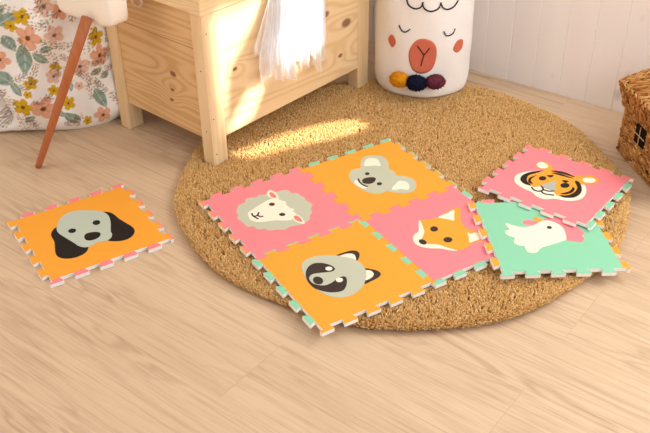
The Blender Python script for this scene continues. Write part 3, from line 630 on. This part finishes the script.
ART['dog'] = {
    'ear1': [(-56.0,53.1),(-61.2,56.6),(-74.5,48.3),(-84.8,29.9),(-87.2,-1.7),(-95.1,-28.9),(-100.5,-53.2),(-96.7,-71.5),(-81.4,-85.6),(-62.8,-90.3),(-40.6,-85.4),(-26.3,-66.9),(-28.5,-41.0),(-49.2,6.1)],
    'ear2': [(52.9,55.8),(69.2,46.7),(76.1,30.4),(79.6,5.8),(86.4,-20.7),(93.2,-46.9),(91.4,-67.1),(78.1,-83.4),(58.5,-89.4),(36.3,-81.1),(21.5,-64.6),(30.5,-30.5),(46.6,27.9)],
    'face': [(-65.4,46.5),(-54.7,69.5),(-39.2,89.9),(-15.9,101.1),(12.2,94.0),(40.3,75.1),(55.7,57.5),(62.5,35.0),(58.1,7.0),(46.7,-24.3),(41.4,-37.8),(40.2,-49.6),(30.3,-63.9),(12.3,-66.7),(-2.6,-61.6),(-17.1,-66.6),(-33.0,-64.8),(-44.4,-50.7),(-49.8,-30.9),(-59.5,0.4),(-66.5,26.1)],
    'eye1': [(-27.1,15.2),(-29.6,11.0),(-33.8,8.8),(-38.6,9.1),(-42.7,11.9),(-45.0,16.4),(-45.0,21.5),(-42.5,25.7),(-38.3,27.9),(-33.5,27.6),(-29.4,24.8),(-27.0,20.2)],
    'eye2': [(34.8,15.8),(32.2,11.2),(27.9,8.6),(23.2,8.8),(19.2,11.6),(17.1,16.4),(17.4,21.9),(20.1,26.5),(24.3,29.1),(29.1,29.0),(33.1,26.1),(35.2,21.2)],
    'nose': [(-20.6,-23.1),(-11.6,-12.4),(6.2,-15.9),(17.3,-25.9),(14.7,-38.4),(3.4,-45.8),(-11.4,-45.9),(-21.0,-37.8)],
}
ART['tiger'] = {
    'white': [(-65.0,90.9),(-38.9,101.6),(-10.2,96.0),(19.2,75.5),(51.7,41.3),(66.0,-1.3),(56.5,-39.2),(28.5,-67.8),(-4.6,-81.9),(-36.0,-83.8),(-59.7,-71.1),(-72.3,-53.6),(-81.4,-29.8),(-99.9,-10.4),(-99.4,11.1),(-88.3,30.8),(-85.3,53.9),(-76.8,77.6)],
    'head': [(-53.3,77.1),(-27.0,87.7),(7.2,79.7),(21.1,69.0),(39.5,54.4),(54.8,37.8),(61.8,6.6),(61.9,-17.6),(46.4,-41.2),(17.6,-61.7),(-13.2,-71.7),(-41.0,-67.5),(-53.6,-49.9),(-60.2,-34.2),(-57.8,-21.3),(-42.1,-10.8),(0.2,6.7),(-18.9,15.7),(-39.0,23.2),(-51.1,29.4),(-60.0,37.3),(-60.4,54.0),(-61.2,65.8)],
    'ear1': [(48.9,83.8),(69.0,89.4),(82.6,80.8),(84.3,63.9),(69.1,45.4),(45.8,29.7),(27.0,52.0),(43.8,56.4),(40.9,68.5)],
    'in1': [(52.4,84.0),(67.8,86.4),(78.1,78.6),(74.2,64.2),(61.2,54.6),(47.0,61.4),(43.8,72.3)],
    'ear2': [(64.7,-14.0),(74.2,-36.4),(93.4,-52.2),(94.8,-70.7),(83.5,-81.0),(63.0,-81.5),(42.6,-64.2),(32.4,-52.0),(34.8,-34.3)],
    'in2': [(58.3,-45.6),(71.4,-47.1),(82.7,-59.1),(83.1,-70.8),(70.7,-76.9),(56.8,-70.0),(49.9,-56.3)],
    's1': [(-54.2,78.1),(-40.8,85.8),(-21.4,88.0),(6.4,79.2),(36.5,56.4),(9.3,65.8),(-12.7,74.9),(-31.3,71.7),(-47.2,62.9),(-58.7,46.6),(-62.2,62.9)],
    's2': [(-44.1,62.0),(-25.5,67.7),(0.6,59.1),(-19.6,60.7),(-35.6,58.8),(-48.5,46.7),(-51.1,55.2)],
    's3': [(51.5,37.3),(64.0,12.5),(61.6,-18.7),(55.6,-21.4),(52.7,7.4),(46.3,34.8)],
    's4': [(37.9,34.9),(49.3,15.6),(50.4,-8.2),(47.8,-24.8),(43.1,-6.6),(39.4,16.0)],
    's5': [(36.5,-33.6),(40.5,-43.8),(17.0,-61.0),(-10.8,-70.6),(-41.0,-67.5),(-58.2,-49.6),(-58.6,-33.5),(-42.8,-49.7),(-17.4,-56.2),(9.8,-52.3)],
    's6': [(4.4,-41.9),(-1.2,-50.1),(-23.5,-52.8),(-43.9,-43.2),(-49.2,-31.5),(-26.6,-42.5),(-9.4,-44.3)],
    's7': [(16.7,37.3),(30.3,24.0),(13.9,23.8)],
    's8': [(19.5,-5.2),(27.9,-20.6),(11.9,-18.2)],
    'eye1': [(1.4,31.6),(-4.5,30.2),(-10.5,31.3),(-15.1,34.5),(-17.0,39.0),(-15.7,43.5),(-11.5,46.9),(-5.6,48.3),(0.5,47.2),(5.1,44.0),(7.0,39.5),(5.6,35.0)],
    'eye2': [(6.4,-32.1),(-0.5,-33.4),(-7.6,-31.9),(-13.0,-27.9),(-15.4,-22.6),(-14.0,-17.3),(-9.3,-13.4),(-2.5,-12.0),(4.7,-13.5),(10.2,-17.5),(12.6,-22.9),(11.2,-28.2)],
    'nose': [(3.5,8.3),(-19.4,-4.2),(-42.6,-12.9),(-48.6,-0.5),(-41.8,25.2),(-18.9,15.7)],
    'm1': [(-65.9,41.6),(-75.0,31.0),(-74.4,18.3),(-61.1,11.8),(-49.6,18.2),(-44.3,25.5)],
    'm2': [(-57.9,13.3),(-56.4,-1.8),(-45.6,-13.3)],
    'm3': [(-68.5,14.0),(-75.8,0.1),(-66.2,-21.9)],
}
ART['rooster'] = {
    'wattle': [(-42.1,52.1),(-36.1,58.9),(-19.7,58.8),(-1.7,50.2),(5.5,47.0),(-14.2,35.3),(-27.3,39.5),(-40.8,42.2)],
    'beak': [(-10.8,68.3),(-3.1,73.7),(5.0,66.2),(12.7,53.0),(-2.5,47.4),(-9.8,57.6)],
    'comb': [(7.0,51.9),(14.1,62.2),(32.5,68.4),(52.5,66.0),(67.0,59.6),(79.2,46.3),(86.4,30.5),(93.5,14.8),(96.8,-3.2),(86.9,-12.2),(89.2,-24.4),(77.7,-38.5),(60.9,-35.0),(43.6,-26.8),(46.6,8.2),(38.1,32.8),(26.2,47.4)],
    'body': [(-87.5,42.4),(-82.0,47.7),(-70.3,38.1),(-52.2,30.2),(-31.8,30.6),(-12.6,40.9),(7.4,53.3),(24.2,54.6),(37.9,45.4),(49.1,28.8),(50.6,8.0),(45.0,-22.2),(34.0,-31.7),(6.5,-43.5),(-20.1,-53.2),(-32.2,-61.1),(-41.7,-73.4),(-54.1,-76.0),(-64.2,-70.4),(-66.1,-56.1),(-66.3,-47.0),(-77.0,-45.8),(-86.0,-35.5),(-84.8,-23.7),(-79.1,-12.7),(-89.9,-5.4),(-97.2,5.0),(-94.2,16.5),(-83.6,21.4)],
    'eye1': [(23.0,22.6),(21.0,19.9),(18.0,18.5),(14.8,18.8),(12.3,20.7),(11.1,23.7),(11.5,27.0),(13.5,29.7),(16.5,31.1),(19.7,30.8),(22.3,28.9),(23.5,25.9)],
}
TL = .2997; TH = .0098; DP = .0160; DOV = .0026; CH = .0018
def outline(modes, L=TL):
    """pinwheel jigsaw outline: sides A-B, B-C, C-D, D-A, each starting with a tooth; modes full / rim / contrast"""
    cs = [(-L/2, L/2), (-L/2, -L/2), (L/2, -L/2), (L/2, L/2)]; out = []; p = L/10; lo_ = -DP/2
    for k in range(4):
        A, B = Vector(cs[k]), Vector(cs[(k+1) % 4]); u = (B-A).normalized(); n = Vector((u.y, -u.x)); md = modes[k]
        if md == 'contrast': out += [A+n*lo_+u*(-lo_)]
        else:
            hi = -lo_ if md == 'full' else -lo_-.0042; tr = 0 if md == 'full' else .0016
            for t in range(5):
                a, b_ = 2*t*p, (2*t+1)*p
                if t == 0: out += [A+u*tr, A+n*(hi-CH)+u*tr, A+n*hi+u*(tr+CH)]
                else: out += [A+u*(a+DOV+tr)+n*lo_, A+u*(a-DOV+tr)+n*(hi-CH), A+u*(a-DOV+tr+CH)+n*hi]
                out += [A+u*(b_+DOV-tr-CH)+n*hi, A+u*(b_+DOV-tr)+n*(hi-CH), A+u*(b_-DOV-tr)+n*lo_]
        nm = modes[(k+1) % 4]
        if md != 'contrast' or nm != 'contrast': out += [A+u*(L if nm != 'contrast' else L+lo_)+n*lo_]
    o = []
    for q in out:
        if not o or (abs(q.x-o[-1][0])+abs(q.y-o[-1][1])) > 1e-5: o.append((q.x, q.y))
    return o
def edge_strip(k):
    """one side's row of teeth in the second colour, joined by a narrow bar that lies under the top sheet"""
    L = TL; cs = [(-L/2, L/2), (-L/2, -L/2), (L/2, -L/2), (L/2, L/2)]; p = L/10; lo_ = -DP/2; hi = DP/2-.0002; s = .0002
    A, B = Vector(cs[k]), Vector(cs[(k+1) % 4]); u = (B-A).normalized(); n = Vector((u.y, -u.x)); out = []
    for t in range(5):
        a, b_ = 2*t*p, (2*t+1)*p
        if t == 0: out += [A-u*lo_+n*(lo_-.003), A-u*lo_+n*lo_, A-u*lo_, A+u*s, A+n*(hi-CH)+u*s, A+n*hi+u*CH]
        else: out += [A+u*(a+DOV+s)+n*lo_, A+u*(a-DOV+s)+n*(hi-CH), A+u*(a-DOV+s+CH)+n*hi]
        out += [A+u*(b_+DOV-s-CH)+n*hi, A+u*(b_+DOV-s)+n*(hi-CH), A+u*(b_-DOV-s)+n*lo_]
    out += [A+u*(9*p-DOV)+n*(lo_-.003)]
    return [(w_.x, w_.y) for w_ in out]
def mat(name, label, pose, main, sides, group=None):
    ce, ex, ey = (Vector(q) for q in pose); ez = ex.cross(ey).normalized(); ey = ez.cross(ex)
    root = empty(name); root.matrix_world = Matrix(((ex.x, ey.x, ez.x, ce.x), (ex.y, ey.y, ez.y, ce.y), (ex.z, ey.z, ez.z, ce.z), (0, 0, 0, 1))) @ Matrix.Translation((0, 0, -.010))
    tag(root, label, 'play mat', group)
    modes = [s[0] for s in sides]
    MB().prism(outline(['full']*4), .0004, TH).build('foam_body', WHITE, root)
    for k, s in enumerate(sides):
        if s[1]: MB().prism(edge_strip(k), TH-.0001, TH+.00025).build('edge_teeth', s[1], root)
    MB().prism(outline(modes), TH, TH+.0005).build('top_sheet', main, root)
    return root
def art(root, tile, spec):
    d = ART[tile]; head = None; z = TH+.0005
    for (name, key, m, lv) in spec:
        z1 = z+.0003*(lv+1)
        if isinstance(key, str) and key[0] != '+': polys = [d[key]]
        else: polys = [d[k] for k in key]
        for p in polys:
            mb = MB(); p = [(x/1000, y/1000) for x, y in p]
            if name == 'mouth':
                q = spline(p, 5, False); w_ = .0021; L_, R2 = [], []
                for i in range(len(q)):
                    a, b_ = Vector(q[max(i-1, 0)]), Vector(q[min(i+1, len(q)-1)]); t = (b_-a).normalized(); n = Vector((-t.y, t.x))*w_
                    L_.append((q[i][0]+n.x, q[i][1]+n.y)); R2.append((q[i][0]-n.x, q[i][1]-n.y))
                mb.prism(L_+R2[::-1], z, z1)
            else: mb.prism(spline(p, 4), z, z1)
            o = mb.build(name, m, head if head else root)
            if head is None: head = o
    return root
Fu = ('full', None)
sheep = mat('foam_mat', 'pink foam jigsaw mat with a white-faced grey woolly sheep', POSE['sheep'], PINK, [('rim', ORANGE), Fu, Fu, Fu], 'joined foam mats')
art(sheep, 'sheep', [('head', 'wool', GREY, 0), ('ear', 'ear1', CREAM, 2), ('ear', 'ear2', CREAM, 2), ('face', 'face', CREAM, 1), ('inner_ear', 'in1', CORAL, 3), ('inner_ear', 'in2', CORAL, 3), ('eye', 'eye1', DARK, 3), ('eye', 'eye2', DARK, 3), ('mouth', ('m1', 'm2', 'm3'), DARK, 3)])
koala = mat('foam_mat', 'orange foam jigsaw mat with a round-eared grey koala', POSE['koala'], ORANGE, [Fu, Fu, ('rim', MINT), ('contrast', MINT)], 'joined foam mats')
art(koala, 'koala', [('head', 'head', GREY, 0), ('inner_ear', 'in1', CREAM, 1), ('inner_ear', 'in2', CREAM, 1), ('chin', 'muz', CREAM, 1), ('mouth', ('m1',), DARK, 3), ('nose', 'nose', DARK, 2), ('eye', 'eye1', DARK, 2), ('eye', 'eye2', DARK, 2)])
rac = mat('foam_mat', 'orange foam jigsaw mat with a grey raccoon wearing a dark eye mask', POSE['raccoon'], ORANGE, [('contrast', MINT), Fu, Fu, ('rim', MINT)], 'joined foam mats')
art(rac, 'raccoon', [('head', 'head', GREY, 2), ('ear', 'ear1', DARK, 0), ('ear', 'ear2', DARK, 0), ('inner_ear', 'in1', CREAM, 1), ('inner_ear', 'in2', CREAM, 1), ('eye_mask', 'mask', DARK, 3), ('nose', 'nose', DARK, 4), ('eye', 'eye1', CREAM, 4), ('eye', 'eye2', CREAM, 4)])
fox = mat('foam_mat', 'pink foam jigsaw mat with an orange fox, partly under the mint green mat', POSE['fox'], PINK, [('contrast', MINT), ('contrast', MINT), ('contrast', MINT), Fu], 'joined foam mats')
art(fox, 'fox', [('head', 'head', ORANGE, 0), ('muzzle', 'muz', CREAM, 1), ('inner_ear', 'in1', CREAM, 1), ('inner_ear', 'in2', CREAM, 1), ('eye', 'eye1', DARK, 2), ('eye', 'eye2', DARK, 2), ('nose', 'nose', DARK, 2)])
dog = mat('foam_mat', 'orange foam jigsaw mat with a black-eared grey dog lying alone on the wooden floor', POSE['dog'], ORANGE, [Fu, ('contrast', PINK), ('rim', PINK), ('contrast', PINK)])
dog.matrix_world = dog.matrix_world @ Matrix.Scale(1.035, 4)
art(dog, 'dog', [('head', 'face', DOGGREY, 1), ('ear', 'ear1', BLACK, 0), ('ear', 'ear2', BLACK, 0), ('eye', 'eye1', BLACK, 2), ('eye', 'eye2', BLACK, 2), ('nose', 'nose', BLACK, 2)])
roo = mat('foam_mat', 'mint green foam jigsaw mat with a white rooster head, tiger mat over its corner', POSE['rooster'], MINT, [('contrast', ORANGE), Fu, ('contrast', ORANGE), ('contrast', PINK)])
art(roo, 'rooster', [('head', 'body', CREAM, 2), ('comb', 'comb', PINK, 0), ('wattle', 'wattle', PINK, 0), ('beak', 'beak', ORANGE, 1), ('eye', 'eye1', DARK, 3)])
tig = mat('foam_mat', 'pink foam jigsaw mat with a striped orange tiger, resting on the mint green mat', POSE['tiger'], PINK, [Fu, ('contrast', MINT), ('rim', ORANGE), Fu])
art(tig, 'tiger', [('head', 'white', CREAM, 0), ('face', 'head', ORANGE, 2), ('ear', 'ear1', ORANGE, 1), ('ear', 'ear2', ORANGE, 1), ('inner_ear', 'in1', CREAM, 2), ('inner_ear', 'in2', CREAM, 2), ('stripe', ('s1', 's2', 's3', 's4', 's5', 's6', 's7', 's8'), BLACK, 3), ('nose', 'nose', SILVER, 3), ('eye', 'eye1', BLACK, 4), ('eye', 'eye2', BLACK, 4), ('mouth', ('m1', 'm2', 'm3'), DARK, 4)])
